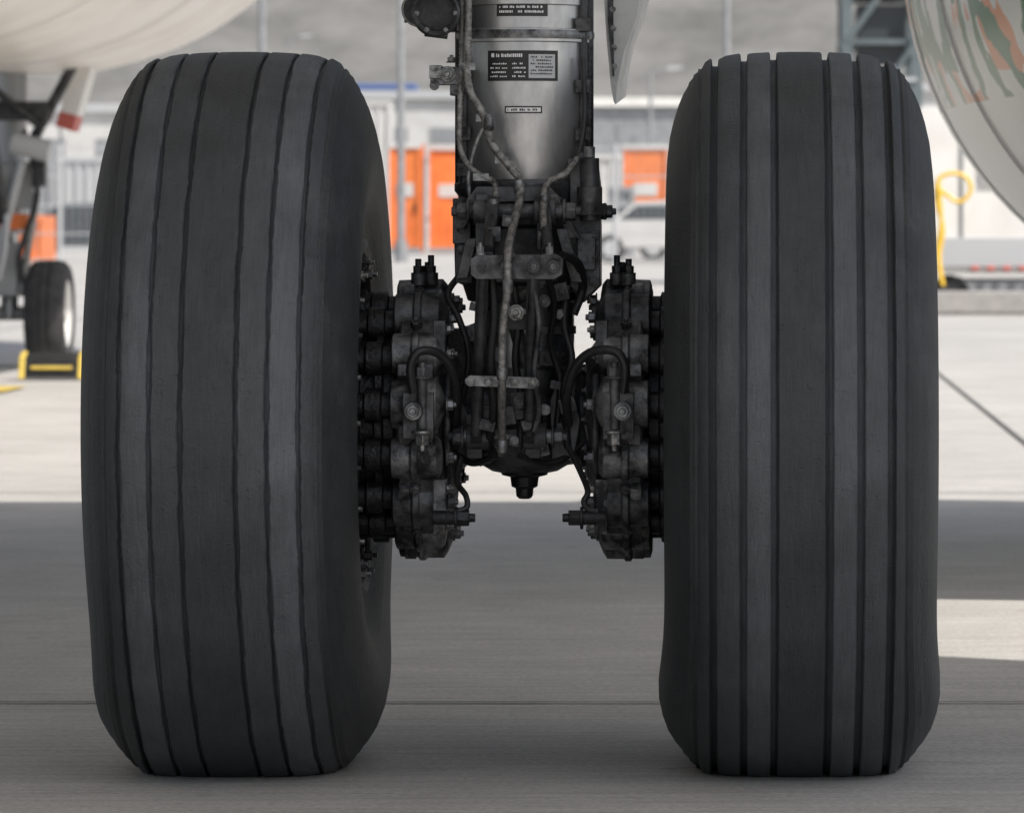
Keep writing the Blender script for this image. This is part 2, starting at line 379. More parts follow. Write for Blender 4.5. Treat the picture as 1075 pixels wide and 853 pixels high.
# ------------------------------------------------------------------ shock strut
st=empty("landing_gear_strut")
CX=G(551,0).x
def zz(py,y=-.108): return G(0,py,y).z
p=Part()
o=Vector((CX,0,0)); up=(0,0,1)
p.lathe(o,up,[(zz(196),.100),(zz(188),.106),(zz(60),.1075),(zz(44),.1075),(zz(43),.113),(zz(30),.113),(zz(29),.106),(zz(5),.106),(zz(4),.110),(zz(-2),.110),(zz(-3),.104),(4.3,.104)],m_barrel,96)
p.lathe(o,up,[(zz(40),.1155),(zz(37),.117),(zz(33),.117),(zz(31),.1155)],m_steel,96)
p.build("shock_strut_barrel",st,smooth=30)
p=Part()
for sx in (-1,1):
    x=CX+sx*.099
    p.cyl((x,-.050,zz(200)),(x,-.050,zz(-20)),.0075,m_dark,seg=12)
    p.cyl((x+sx*.008,-.02,zz(200)),(x+sx*.008,-.02,zz(-60)),.009,m_black,seg=12)
    for py in (25,90,140,178): p.box((x,-.055,zz(py)),(.024,.03,.022),m_cast)
p.build("side_conduits",st,bevel=.001)

def plate(P,u0,u1,v0,v1,r,m,th=.0008):
    n=10; vs=[];fs=[]
    for i in range(n+1):
        u=u0+(u1-u0)*i/n; x=(u-551)/635.; a=math.asin(max(-1,min(1,x/.1075)))
        for z in (zz(v1),zz(v0)):
            vs.append((CX+math.sin(a)*(r+th),-math.cos(a)*(r+th),z))
    for i in range(n): fs.append((2*i,2*i+2,2*i+3,2*i+1))
    P.add(vs,fs,m)
p=Part(); rp=.1078
plate(p,515,588,53,85,rp,m_plac)
def printing(u0,u1,v0,v1,m,th,rng,r=None):
    u=u0
    while u<u1-1.2:
        w_=rng.uniform(.8,1.8)
        if rng.random()>.16: plate(p,u,min(u+w_,u1),v0+rng.choice([0,0,.5]),v1,r or rp,m,th)
        u+=w_+.6
rg=random.Random(3)
plate(p,519,522,56,60,rp,m_ink,.0014); printing(524,553,56.4,60,m_ink,.0014,rg)
for r_ in ((66,67.7),(70.5,72.2),(75,76.7),(79.3,81)):
    printing(518,536,*r_,m_ink,.0014,rg); printing(541,556,*r_,m_ink,.0014,rg)
plate(p,558,585,57,82,rp,m_lgrey,.0011)
for v in (59,62.5,66,69.5,73,76.5): printing(560,583,v,v+1.7,m_plac,.0017,rg)
plate(p,533,572,111.5,119,rp,m_plac); plate(p,534.5,570.5,113,117.5,rp,m_ink,.0012); printing(536,569,114,116.4,m_plac,.0016,rg)
plate(p,524,578,-14,17,.1062,m_plac,.0008)
for v in (-4,1,6,11): printing(527,574,v,v+2.4,m_ink,.0014,rg,.1062)
p.build("placards",st,smooth=80)

p=Part()
p.lathe(o,up,[(zz(318),.088),(zz(316),.096),(zz(300),.104),(zz(296),.117),(zz(240),.119),(zz(236),.112),(zz(205),.112),(zz(200),.118),(zz(192),.118),(zz(188),.106)],m_dark,64)
p.prism([G(478,236,-.06),G(486,212,-.06),G(512,196,-.06),G(590,196,-.06),G(614,200,-.06),G(630,236,-.06),G(630,300,-.06),G(612,318,-.06),G(596,300,-.06),G(496,300,-.06),G(478,292,-.06)],(0,.10,0),m_cast)
for u in (508,572):
    p.prism([G(u-7,204,-.10),G(u+7,204,-.10),G(u+7,262,-.10),G(u-7,262,-.10)],(0,-.06,0),m_dark)
    p.cyl(G(u-11,222,-.15),G(u+11,222,-.15),.022,m_cast,seg=20)
p.cyl(G(492,222,-.15),G(592,222,-.15),.013,m_cast,seg=18)
p.bolt(G(591,222,-.15),(1,0,0),.016,m_cast); p.bolt(G(493,222,-.15),(-1,0,0),.016,m_cast)
p.prism([G(502,196,-.10),G(578,196,-.10),G(592,210,-.10),G(488,214,-.10)],(0,-.045,0),m_dark)
for (a,b) in (((500,204),(483,240)),((580,204),(604,250)),((590,240),(606,296)),((496,250),(486,292))):
    A=G(*a,-.12); B=G(*b,-.11); dd=Vector((.009,0,0))
    p.prism([A-dd,A+dd,B+dd,B-dd],(0,-.03,0),m_cast)
p.prism([G(600,170,-.02),G(612,160,-.02),G(628,168,-.02),G(632,200,-.02),G(631,300,-.02),G(616,312,-.02),G(600,300,-.02)],(0,-.075,0),m_dark)
p.cyl(G(619,232,-.10),G(619,166,-.10),.016,m_dark,seg=20); p.cyl(G(619,226,-.10),G(619,196,-.10),.021,m_cast,seg=20)
p.cyl(G(619,166,-.10),G(619,154,-.10),.009,m_steel,seg=12)
p.box(G(616,264,-.09),(.030,.05,.06),m_cast); p.cyl(G(622,222,-.05),G(637,222,-.05),.014,m_black,seg=14)
p.bolt(G(634,222,-.05),(1,0,0),.011,m_dark)
p.box(G(606,178,-.06),(.03,.03,.035),m_cast)
p.box(G(486,232,-.07),(.030,.07,.075),m_cast); p.box(G(488,278,-.07),(.028,.06,.06),m_dark)
for v in (212,240,262,288):
    p.bolt(G(485,v,-.11),(0,-1,0),.0065,m_cast,.01); p.bolt(G(624,v+8,-.10),(0,-1,0),.0065,m_cast,.01)
p.build("lower_casting",st,bevel=.0022,smooth=40)

p=Part()
p.lathe(o,up,[(zz(430,0),.083),(zz(300,0),.083)],m_chrome,72)
p.lathe(o,up,[(zz(350,0),.086),(zz(342,0),.086)],m_steel,72)
p.build("piston",st)
p=Part()
p.lathe(o,up,[(zz(497,0),.030),(zz(494,0),.055),(zz(484,0),.082),(zz(462,0),.097),(zz(430,0),.099),(zz(404,0),.092),(zz(396,0),.094),(zz(386,0),.094),(zz(384,0),.084)],m_dark,64)
p.lathe(Vector((0,0,AX)),(1,0,0),[(-.42,.055),(-.20,.058),(-.13,.070),(-.118,.084),(-.10,.088),(-.09,.078),(-.05,.084),(0,.090),(.05,.084),(.09,.078),(.10,.088),(.118,.084),(.13,.070),(.20,.058),(.42,.055)],m_dark,56)
p.lathe((CX,-.01,0),(0,0,1),[(zz(523,0),.009),(zz(520,0),.014),(zz(512,0),.015),(zz(510,0),.022),(zz(500,0),.024),(zz(498,0),.038),(zz(488,0),.044)],m_black,20)
for sg in (-1,1):
    for k in range(12):
        a=2*math.pi*k/12; p.bolt(Vector((sg*.118,math.cos(a)*.095,AX+math.sin(a)*.095)),(-sg,0,0),.008,m_steel,.010)
    p.lathe(Vector((0,0,AX)),(sg,0,0),[(.112,.06),(.112,.112),(.124,.112),(.124,.06)],m_cast,48,False)
for u in (502,562):
    p.prism([G(u-9,432,-.06),G(u+9,432,-.06),G(u+8,478,-.06),G(u-8,478,-.06)],(0,-.11,0),m_black)
    p.cyl(G(u-12,458,-.16),G(u+12,458,-.16),.023,m_dark,seg=18)
p.cyl(G(486,458,-.16),G(580,458,-.16),.012,m_steel,seg=16); p.bolt(G(579,458,-.16),(1,0,0),.014,m_cast); p.bolt(G(487,458,-.16),(-1,0,0),.014,m_cast)
p.box(G(487,376,-.02),(.05,.08,.10),m_black); p.box(G(612,398,-.0),(.05,.08,.05),m_black)
p.prism([G(470,350,0),G(500,338,0),G(500,440,0),G(470,430,0)],(0,.05,0),m_dark)
p.prism([G(598,402,0),G(636,385,0),G(636,436,0),G(598,446,0)],(0,.05,0),m_dark)
p.prism([G(585,400,-.09),G(600,410,-.09),G(610,440,-.09),G(604,476,-.09),G(580,484,-.09),G(578,420,-.09)],(0,-.03,0),m_dark)
p.prism([G(470,440,-.06),G(486,420,-.06),G(494,436,-.06),G(494,480,-.06),G(476,476,-.06)],(0,-.04,0),m_dark)
p.build("axle_beam",st,bevel=.0018,smooth=40)

p=Part()
YK=-.30
def bar(a,b,wd,th,m,w2=None):
    a=Vector(a);b=Vector(b); w2=w2 or wd; d=(b-a).normalized(); x=Vector((1,0,0)); n=d.cross(x).normalized()
    vs=[]
    for q,ww in ((a,wd),(b,w2)):
        for sx,sn in ((-1,-1),(1,-1),(1,1),(-1,1)): vs.append(q+x*sx*ww/2+n*sn*th/2)
    p.add(vs,[(0,1,2,3),(7,6,5,4),(0,1,5,4),(1,2,6,5),(2,3,7,6),(3,0,4,7)],m)
for u,ub in ((518,512),(571,575)):
    bar(G(u,214,-.15),G(ub,274,YK+.01),.020,.030,m_dark,.018)
    p.cyl(G(u,224,-.18),G(ub,262,YK+.005),.010,m_black,seg=12)
for u,ub in ((507,500),(560,555)):
    bar(G(u,284,YK),G(ub,462,-.17),.0205,.026,m_black,.0185)
    p.cyl(G(u,284,YK-.006),G(ub,456,-.195),.0092,m_dark,seg=14)
p.prism([G(494,272,YK-.02),G(500,268,YK-.02),G(584,267,YK-.02),G(591,272,YK-.02),G(590,288,YK-.02),G(582,293,YK-.02),G(500,293,YK-.02),G(494,288,YK-.02)],(0,.05,0),m_cast)
for u in (507,532,560,581):
    p.cyl(G(u,280,YK-.022),G(u,280,YK-.034),.0105,m_dark,seg=18); p.bolt(G(u,280,YK-.032),(0,-1,0),.0055,m_steel)
for u in (504,536,577):
    p.bolt(G(u,268,YK),(0,0,1),.007,m_steel,.012)
p.prism([G(488,398,YK+.01),G(493,394,YK+.01),G(562,396,YK+.01),G(566,400,YK+.01),G(566,405,YK+.01),G(560,408,YK+.01),G(492,405,YK+.01),G(488,402,YK+.01)],(0,.03,0),m_steel)
for u in (494,513,541,560): p.bolt(G(u,401,YK+.01),(0,-1,0),.0055,m_bolt,.006)
p.prism([G(504,330,-.25),G(558,330,-.25),G(556,346,-.25),G(505,346,-.25)],(0,.02,0),m_black)
p.prism([G(503,425,-.20),G(556,425,-.20),G(556,440,-.20),G(503,440,-.20)],(0,.02,0),m_dark)
p.cyl(G(536,318,-.24),G(572,296,-.2),.009,m_cast,seg=14); p.cyl(G(538,330,-.22),G(552,384,-.2),.012,m_cast,seg=14)
p.bolt(G(542,328,-.26),(0,-1,0),.010,m_bolt); p.bolt(G(571,316,-.22),(0,-1,0),.008,m_cast)
rg=random.Random(11)
for (u,v,y) in ((519,246,-.24),(533,232,-.22),(571,248,-.24),(548,312,-.2),(588,330,-.12),(590,306,-.13),(492,350,-.1),(516,372,-.2),(545,420,-.2),(572,430,-.14),(590,452,-.12),(584,404,-.13),(512,446,-.2),(540,462,-.17),(526,470,-.18),(570,470,-.15),(592,478,-.1),(508,482,-.12),(478,440,-.1),(622,452,-.1),(596,425,-.13),(486,455,-.12),(553,446,-.2),(534,436,-.22),(576,376,-.1),(498,322,-.12)):
    sz=rg.uniform(.014,.030)
    p.box(G(u,v,y),(sz,.022,sz*rg.uniform(.7,1.5)),rg.choice([m_cast,m_dark,m_dark]),Matrix.Rotation(rg.uniform(-.4,.4),3,'Y'))
    p.bolt(G(u,v,y-.011),(0,-1,0),rg.uniform(.004,.007),rg.choice([m_dark,m_steel,m_cast]))
p.build("torque_links",st,bevel=.0014,smooth=40)

p=Part()
p.tube([G(492,-20,-.13),G(491,40,-.13),G(492,90,-.13),G(508,122,-.135),G(516,150,-.135),G(536,176,-.135),G(546,190,-.14),G(545,212,-.17),G(537,244,-.25),G(533,268,-.33),G(533,300,-.34),G(528,345,-.33),G(527,400,-.325),G(527,440,-.27),G(527,476,-.22)],.0066,m_braid,10,8,.10)
p.tube([G(486,-20,-.12),G(485,60,-.12),G(482,140,-.12),G(488,168,-.125),G(504,184,-.13),G(519,192,-.135),G(520,214,-.16),G(518,240,-.22)],.0050,m_braid,10,8,.10)
p.tube([G(607,166,-.09),G(594,182,-.13),G(578,190,-.135),G(571,204,-.16),G(571,240,-.24)],.0055,m_braid,10,8,.10)
p.tube([G(512,128,-.13),G(500,150,-.125),G(492,185,-.12),G(494,214,-.13)],.0042,m_steel)
p.tube([G(612,60,-.07),G(614,110,-.07),G(612,140,-.08),G(607,166,-.09)],.0042,m_rubber,10,8)
p.tube([G(540,300,-.26),G(544,340,-.24),G(541,380,-.22),G(548,420,-.2),G(545,470,-.17)],.0060,m_rubber)
p.tube([G(516,290,-.28),G(519,330,-.27),G(515,380,-.25),G(518,430,-.22),G(512,470,-.16)],.0070,m_rubber)
p.tube([G(575,292,-.26),G(582,320,-.2),G(578,360,-.15),G(588,400,-.13),G(584,450,-.12)],.0055,m_rubber)
p.tube([G(590,268,-.2),G(606,276,-.16),G(612,300,-.1),G(602,330,-.1)],.0075,m_rubber)
p.tube([G(480,292,-.08),G(470,310,-.1),G(482,335,-.12),G(492,372,-.12),G(486,420,-.1)],.0055,m_rubber)
p.tube([G(520,478,-.18),G(500,486,-.14),G(486,482,-.12),G(470,470,-.1)],.0055,m_rubber)
p.tube([G(545,478,-.18),G(570,486,-.14),G(590,482,-.12),G(610,466,-.1)],.0055,m_rubber)
p.tube([G(560,300,-.3),G(566,340,-.28),G(561,390,-.26),G(566,430,-.22),G(560,452,-.2)],.0045,m_cast)
p.tube([G(596,300,-.12),G(592,340,-.13),G(600,376,-.14),G(592,410,-.14),G(596,470,-.12)],.0065,m_rubber)
for (u,v,y) in ((513,130,-.138),(545,196,-.145),(518,216,-.17),(571,212,-.175),(533,300,-.34),(527,392,-.328),(527,468,-.24)):
    q=G(u,v,y); p.lathe(q-Vector((0,0,.011)),(0,0,1),[(0,.0075),(.004,.009),(.018,.009),(.022,.0075)],m_steel,8)
for (u,v) in ((491,70),(508,124),(528,168),(505,186)):
    p.box(G(u,v,-.128),(.026,.014,.012),m_steel)
p.build("hydraulic_hoses",st,smooth=60)

p=Part()
p.cyl(G(440,10,-.02),G(440,10,-.10),.030,m_black,.026); p.cyl(G(458,14,-.05),G(458,14,-.16),.036,m_black,.038,seg=32)
p.lathe(G(458,14,-.16),(0,-1,0),[(0,.038),(.012,.040),(.016,.036),(.010,.030)],m_dark,32,False)
p.box(G(462,-8,-.05),(.075,.06,.05),m_black); p.box(G(476,18,-.04),(.03,.05,.05),m_dark)
p.cyl(G(430,-10,-.02),G(430,24,-.02),.009,m_black); p.cyl(G(446,34,-.12),G(470,37,-.12),.007,m_dark)
for a in range(6):
    q=G(458,14,-.17)+Vector((math.cos(a*1.047),0,math.sin(a*1.047)))*.033; p.bolt(q,(0,-1,0),.004,m_steel)
p.build("inspection_lamp",st,bevel=.0015)
p=Part()
p.box(G(470,80,-.06),(.045,.045,.030),m_steel); p.box(G(458,76,-.06),(.020,.05,.022),m_bolt); p.cyl(G(452,84,-.07),G(470,84,-.07),.009,m_bolt,seg=14)
p.box(G(480,88,-.06),(.022,.04,.04),m_cast); p.bolt(G(470,78,-.085),(0,-1,0),.010,m_bolt); p.bolt(G(456,90,-.085),(0,-1,0),.006,m_steel); p.bolt(G(478,94,-.085),(0,-1,0),.006,m_steel)
p.bolt(G(474,66,-.06),(0,0,1),.007,m_bolt)
p.build("sensor_bracket",st,bevel=.0015)
p=Part()
yd=.35
p.prism([G(633,-600,yd),G(634,0,yd),G(637,45,yd),G(641,88,yd),G(644,106,yd),G(646,110,yd),G(648,88,yd),G(655,55,yd),G(668,20,yd),G(676,-20,yd),G(690,-600,yd)],(0.012,.25,0.02),m_panel)
p.prism([G(637,-100,yd-.006),G(638,20,yd-.006),G(643,80,yd-.006),G(645,80,yd-.006),G(644,20,yd-.006),G(643,-100,yd-.006)],(0,.004,0),m_dark)
for v in (10,30,50,70): p.bolt(G(643+v*.03,v,yd-.006),(0,-1,0),.004,m_bolt,.003)
p.build("landing_gear_door",None,bevel=.003)

# ------------------------------------------------------------------ airframe
FX,FZ=-4.2,3.86
p=Part()
p.lathe((FX,0,FZ),(0,1,0),[(-14,.35),(-10,1.2),(-6,1.8),(-3,2.0),(0,2.0),(12,2.0),(24.2,2.0),(25.5,1.92),(27,1.7),(28.3,1.3),(29.3,.75),(29.8,.05)],m_cream,96)
for y in range(-2,25,3): p.lathe((FX,y,FZ),(0,1,0),[(0,2.0),(0.001,2.003),(.02,2.003),(.021,2.0)],m_lgrey,96,False)
p.build("aircraft_fuselage",smooth=40)
m_wing=M("wing_underside_bounce_white",(.78,.77,.75),.4,0,(.70,.69,.67),2,.45)  # underside whitened to bounce light into the shade below
p=Part()
p.prism([(-4.2,-3.5,4.2),(6.8,-4.0,4.5),(6.8,-2.2,4.5),(3.28,.02,4.2),(3.28,5.8,4.2),(-4.2,5.8,4.2)],(0,0,.35),m_wing)  # unseen overhead wing, outline and notch shaped to place the apron shadows
p.box((1.2,-2.6,4.08),(.25,1.6,.3),m_wing)
p.build("shadow_cut_wing",bevel=.03)

def nac_mat():
    m=bpy.data.materials.new("nacelle_livery"); m.use_nodes=True; n=m.node_tree.nodes; l=m.node_tree.links
    b=n["Principled BSDF"]; b.inputs["Roughness"].default_value=.28
    tc=n.new("ShaderNodeTexCoord"); sx=n.new("ShaderNodeSeparateXYZ"); l.new(tc.outputs["Object"],sx.inputs[0])
    v=n.new("ShaderNodeTexVoronoi"); v.feature='DISTANCE_TO_EDGE'; v.inputs["Scale"].default_value=3.0
    nz=n.new("ShaderNodeTexNoise"); nz.inputs["Scale"].default_value=3.5; nz.inputs["Detail"].default_value=3; l.new(tc.outputs["Object"],nz.inputs["Vector"])
    mxv=n.new("ShaderNodeMix"); mxv.data_type='VECTOR'; mxv.inputs[0].default_value=.3; l.new(tc.outputs["Object"],mxv.inputs[4]); l.new(nz.outputs["Color"],mxv.inputs[5]); l.new(mxv.outputs[1],v.inputs["Vector"])
    lt=n.new("ShaderNodeMath"); lt.operation='LESS_THAN'; lt.inputs[1].default_value=.085; l.new(v.outputs["Distance"],lt.inputs[0])
    gt=n.new("ShaderNodeMath"); gt.operation='GREATER_THAN'; gt.inputs[1].default_value=1.22; l.new(sx.outputs[2],gt.inputs[0])
    mu=n.new("ShaderNodeMath"); mu.operation='MULTIPLY'; l.new(lt.outputs[0],mu.inputs[0]); l.new(gt.outputs[0],mu.inputs[1])
    n2=n.new("ShaderNodeTexNoise"); n2.inputs["Scale"].default_value=3.6; n2.inputs["Detail"].default_value=2; l.new(tc.outputs["Object"],n2.inputs["Vector"])
    g2=n.new("ShaderNodeMath"); g2.operation='GREATER_THAN'; g2.inputs[1].default_value=.57; l.new(n2.outputs["Fac"],g2.inputs[0])
    mu2=n.new("ShaderNodeMath"); mu2.operation='MULTIPLY'; l.new(g2.outputs[0],mu2.inputs[0]); l.new(gt.outputs[0],mu2.inputs[1])
    a=n.new("ShaderNodeMix"); a.data_type='RGBA'; a.inputs[6].default_value=(.78,.80,.76,1); a.inputs[7].default_value=(.78,.30,.12,1); l.new(mu2.outputs[0],a.inputs[0])
    c=n.new("ShaderNodeMix"); c.data_type='RGBA'; c.inputs[7].default_value=(.04,.19,.08,1); l.new(a.outputs[2],c.inputs[6]); l.new(mu.outputs[0],c.inputs[0])
    l.new(c.outputs[2],b.inputs["Base Color"]); return m
m_nac=nac_mat()
p=Part(); NX,NZ=1.87,1.69
p.lathe((NX,0,NZ),(0,1,0),[(3.25,.80),(3.5,.88),(4.0,.97),(4.6,1.03),(5.2,1.06),(5.9,1.06),(6.5,1.01),(6.85,.95),(7.0,.89),(6.97,.84),(6.8,.80),(6.2,.80),(6.1,.78),(6.1,.02)],m_nac,96,False)
p.lathe((NX,0,NZ),(0,1,0),[(3.25,.80),(3.4,.77),(4.4,.75),(4.4,.5),(3.6,.48),(3.1,.36),(3.1,.25),(2.95,.03)],m_grey,64,False)
for y in (4.5,5.6):
    rr=1.026 if y==4.5 else 1.065
    p.lathe((NX,y,NZ),(0,1,0),[(0,rr-.004),(0.002,rr),(.008,rr),(.010,rr-.004)],m_lgrey,96,False)
p.prism([(NX-.11,3.8,2.65),(NX-.11,6.4,2.65),(NX-.11,5.5,4.25),(NX-.11,3.0,4.25)],(.22,0,0),m_white)
p.build("jet_engine_nacelle",smooth=40)

ng=empty("nose_landing_gear")
D=32.2; y0=D-8.5
p=Part()
def small_wheel(p,c,r,wd):
    p.lathe(c,(1,0,0),[(-wd*.30,r*.55),(-wd*.5,r*.72),(-wd*.48,r*.88),(-wd*.36,r*.97),(-wd*.14,r),(-wd*.12,r*.965),(-wd*.08,r*.965),(-wd*.06,r*1.0),(wd*.06,r*1.0),(wd*.08,r*.965),(wd*.12,r*.965),(wd*.14,r),(wd*.36,r*.97),(wd*.48,r*.88),(wd*.5,r*.72),(wd*.30,r*.55)],m_tyre_s,64,False)
    for s_ in (-1,1):
        p.lathe(Vector(c),(s_,0,0),[(wd*.30,r*.56),(wd*.44,r*.62),(wd*.40,r*.50),(wd*.2,r*.42),(wd*.2,r*.2),(wd*.42,r*.16),(wd*.44,.001)],m_white,48,False)
cz=.340
small_wheel(p,Vector((S(52,0,D).x,y0,cz)),.34,.26)
small_wheel(p,Vector((S(-30,0,D).x,y0,cz)),.34,.26)
p.build("wheels",ng,smooth=40)
p=Part(); sxn=S(10,0,D).x
p.cyl((sxn,y0,.30),(sxn,y0+.1,1.9),.055,m_chrome); p.cyl((sxn,y0+.04,.85),(sxn,y0+.15,2.2),.095,m_lgrey)
p.cyl((S(-30,0,D).x,y0,cz),(S(56,0,D).x,y0,cz),.045,m_grey)
p.cyl((sxn,y0-.1,.8),(sxn+.0,y0-1.5,2.1),.04,m_dark); p.cyl((sxn-.2,y0-.1,1.1),(sxn-.5,y0-1.4,2.1),.04,m_dark)
p.cyl((sxn+.12,y0-.12,1.35),(sxn+.55,y0-.3,2.1),.035,m_dark); p.box((sxn+.08,y0-.12,1.15),(.20,.2,.3),m_grey); p.box((sxn-.02,y0-.14,.62),(.20,.16,.34),m_grey)
p.box((sxn+.10,y0-.16,1.62),(.36,.2,.12),m_dark); p.cyl((sxn+.06,y0-.3,1.42),(sxn+.30,y0-.3,1.36),.07,m_lgrey)
p.box((sxn+.02,y0-.18,.92),(.24,.14,.10),m_orange)
p.cyl((sxn-.1,y0-.25,.5),(sxn+.12,y0-.25,1.3),.03,m_lgrey); p.cyl((sxn+.2,y0-.2,1.1),(sxn+.1,y0-.2,.45),.025,m_bolt)
p.cyl((sxn-.05,y0-.3,1.75),(sxn+.26,y0-.3,1.5),.025,m_dark); p.box((sxn+.22,y0-.2,1.25),(.08,.12,.22),m_dark)
p.tube([(sxn+.12,y0-.2,1.5),(sxn+.22,y0-.3,1.1),(sxn+.1,y0-.25,.7),(sxn+.18,y0-.2,.4)],.018,m_rubber)
p.tube([(sxn-.05,y0-.2,1.3),(sxn+.03,y0-.32,.9),(sxn-.03,y0-.25,.55)],.018,m_lgrey)
p.build("strut",ng,bevel=.006)
p=Part()
a=S(82,66,D); b=S(100,66,D); c_=S(76,148,D); d_=S(58,142,D)
for k in range(5):
    t0,t1=k/5,(k+1)/5
    q=[a.lerp(d_,t0),b.lerp(c_,t0),b.lerp(c_,t1),a.lerp(d_,t1)]
    p.prism([v+Vector((0,0,.06)) for v in q],(0,.3,0),m_red if k==4 else m_white)
p.build("gear_bay_door",ng)
p=Part()
ch=empty("wheel_chock")
xc0,xc1=S(22,0,29.3).x,S(84,0,29.3).x; yc=29.3-8.5+.15
p.prism([(xc0,yc-.12,.012),(xc0,yc+.12,.012),(xc0,yc+.08,.13),(xc0,yc+.02,.16),(xc0,yc-.08,.13)],(xc1-xc0,0,0),m_black)
for xx in (xc0-.02,xc1-.02): p.prism([(xx,yc-.125,.010),(xx,yc+.125,.010),(xx,yc+.085,.136),(xx,yc+.02,.168),(xx,yc-.085,.136)],(.035,0,0),m_yellow)
p.box(((xc0+xc1)/2,yc-.115,.075),(xc1-xc0-.1,.012,.022),m_yellow)
p.build("chock_body",ch,bevel=.004)

# ------------------------------------------------------------------ background
def hill():
    m=bpy.data.materials.new("hazed_hillside_woods"); m.use_nodes=True; n=m.node_tree.nodes; l=m.node_tree.links
    b=n["Principled BSDF"]; b.inputs["Roughness"].default_value=1; b.inputs["Specular IOR Level"].default_value=0
    tc=n.new("ShaderNodeTexCoord"); t=n.new("ShaderNodeTexNoise"); t.inputs["Scale"].default_value=.16; t.inputs["Detail"].default_value=5; t.inputs["Roughness"].default_value=.65
    l.new(tc.outputs["Object"],t.inputs["Vector"]); r=n.new("ShaderNodeValToRGB"); r.color_ramp.elements[0].position=.3; r.color_ramp.elements[1].position=.70
    r.color_ramp.elements[0].color=(.125,.125,.118,1); r.color_ramp.elements[1].color=(.225,.222,.212,1); l.new(t.outputs["Fac"],r.inputs[0]); l.new(r.outputs[0],b.inputs["Base Color"])  # woods colour greyed to carry the distance haze
    rng=random.Random(5); nx,ny=220,36; vs=[];fs=[]
    for j in range(ny):
        for i in range(nx):
            x=-700+1400*i/(nx-1); t_=j/(ny-1); y=330+420*t_
            z=-1+78*math.sin(min(1,t_*1.25)*math.pi/2)*(1+.12*math.sin(x*.011+1)+.06*math.sin(x*.031))+rng.uniform(-1.0,1.0)*min(1,t_*12)
            vs.append((x+rng.uniform(-2,2),y,z))
    for j in range(ny-1):
        for i in range(nx-1): fs.append((j*nx+i,j*nx+i+1,(j+1)*nx+i+1,(j+1)*nx+i))
    p=Part(); p.add(vs,fs,m); p.build("hillside",smooth=60)
hill()

def lamp(name,u,d,h):
    e=empty(name); p=Part(); b=S(u,0,d); b.z=0
    p.cyl(b,b+Vector((0,0,h)),.10,m_grey,.06,seg=12); p.cyl(b,b+Vector((0,0,.5)),.16,m_grey,seg=12)
    p.tube([b+Vector((0,0,h-.3)),b+Vector((.2,0,h)),b+Vector((.7,0,h+.1))],.045,m_grey)
    p.prism([b+Vector((.6,-.15,h+.05)),b+Vector((1.2,-.15,h+.12)),b+Vector((1.15,-.15,h+.22)),b+Vector((.65,-.15,h+.2))],(0,.3,0),m_lgrey)
    p.build("pole",e)
lamp("street_lamp",275,110,9); lamp("street_lamp.001",421,120,9.5); lamp("street_lamp.002",763,125,10); lamp("street_lamp.003",303,260,10.4); lamp("street_lamp.004",683,190,6.6)

def cabin(name,u0,u1,v0,d,mat):
    e=empty(name); p=Part(); a=S(u0,0,d).x; b=S(u1,0,d).x; h=S(0,v0,d).z; y=d-8.5; wd=b-a
    p.box(((a+b)/2,y+1,h/2+.03),(wd,2,h-.06),mat)
    p.box(((a+b)/2,y-.03,h-.08),(wd+.1,.12,.16),m_bgw); p.box(((a+b)/2,y-.02,.10),(wd+.06,.1,.2),m_grey)
    p.box(((a+b)/2,y-.02,h*.58),(wd*.55,.05,h*.12),m_bgw); p.box((b-wd*.15,y-.03,h*.42),(.06,.06,.3),m_black)
    for k in range(5): p.box((a+wd*(k+.5)/5,y-.015,h*.25),(.04,.04,h*.3),mat)
    for x in (a+.04,b-.04): p.box((x,y-.03,h/2),(.08,.08,h-.3),mat)
    p.build("cabin_body",e)
cabin("orange_cabin",409,441,150,150,m_orange)
cabin("orange_cabin.001",451,492,152,151,m_orange)
cabin("orange_cabin.002",655,700,152,172,m_orange)
def hall(name,u0,u1,v0,d,mat,depth=12,roofm=None):
    e=empty(name); p=Part(); a=S(u0,0,d).x; b=S(u1,0,d).x; h=S(0,v0,d).z; y=d-8.5
    p.box(((a+b)/2,y+depth/2,h/2),(b-a,depth,h),mat); p.box(((a+b)/2,y+depth/2,h+.2),(b-a+.6,depth+.6,.4),roofm or m_lgrey)
    n=max(2,int((b-a)/3))
    for k in range(n):
        x=a+(b-a)*(k+.5)/n
        for z in ([h*.3,h*.7] if h>5 else [h*.5]):
            p.box((x,y-.02,z),((b-a)/n*.6,.08,min(1.5,h*.2)),m_grey); p.box((x,y-.05,z-min(1.5,h*.2)/2-.06),((b-a)/n*.66,.14,.08),m_lgrey)
    p.build("building_body",e)
hall("warehouse",-80,250,118,235,m_bgw,14)
hall("airport_hall",380,500,104,240,m_bgw,12)
hall("cargo_building",560,735,112,225,m_grey,14,roofm=m_white)
hall("office_building",740,1120,96,250,m_bgw,14)
def container(name,u0,u1,v0,d,mat,z0=0):
    p=Part(); a=S(u0,0,d).x; b=S(u1,0,d).x; h=S(0,v0,d).z; y=d-8.5
    p.box(((a+b)/2,y+1.2,(h+z0)/2),(b-a,2.4,h-z0-.02),mat); n=int((b-a)/.3)
    for k in range(n+1): p.box((a+(b-a)*k/n,y-.03,(h+z0)/2),(.12,.08,h-z0-.3),mat)
    for z in (z0+.08,h-.08): p.box(((a+b)/2,y-.04,z),(b-a+.05,.14,.16),mat)
    p.build(name,bevel=.01)
container("shipping_container",60,135,165,160,m_lgrey)
container("shipping_container.001",-40,52,172,158,m_grey)
container("shipping_container.002",372,436,88,290,m_blue)
container("shipping_container.003",600,652,162,165,m_bgw)
container("shipping_container.004",22,44,226,120,m_orange)
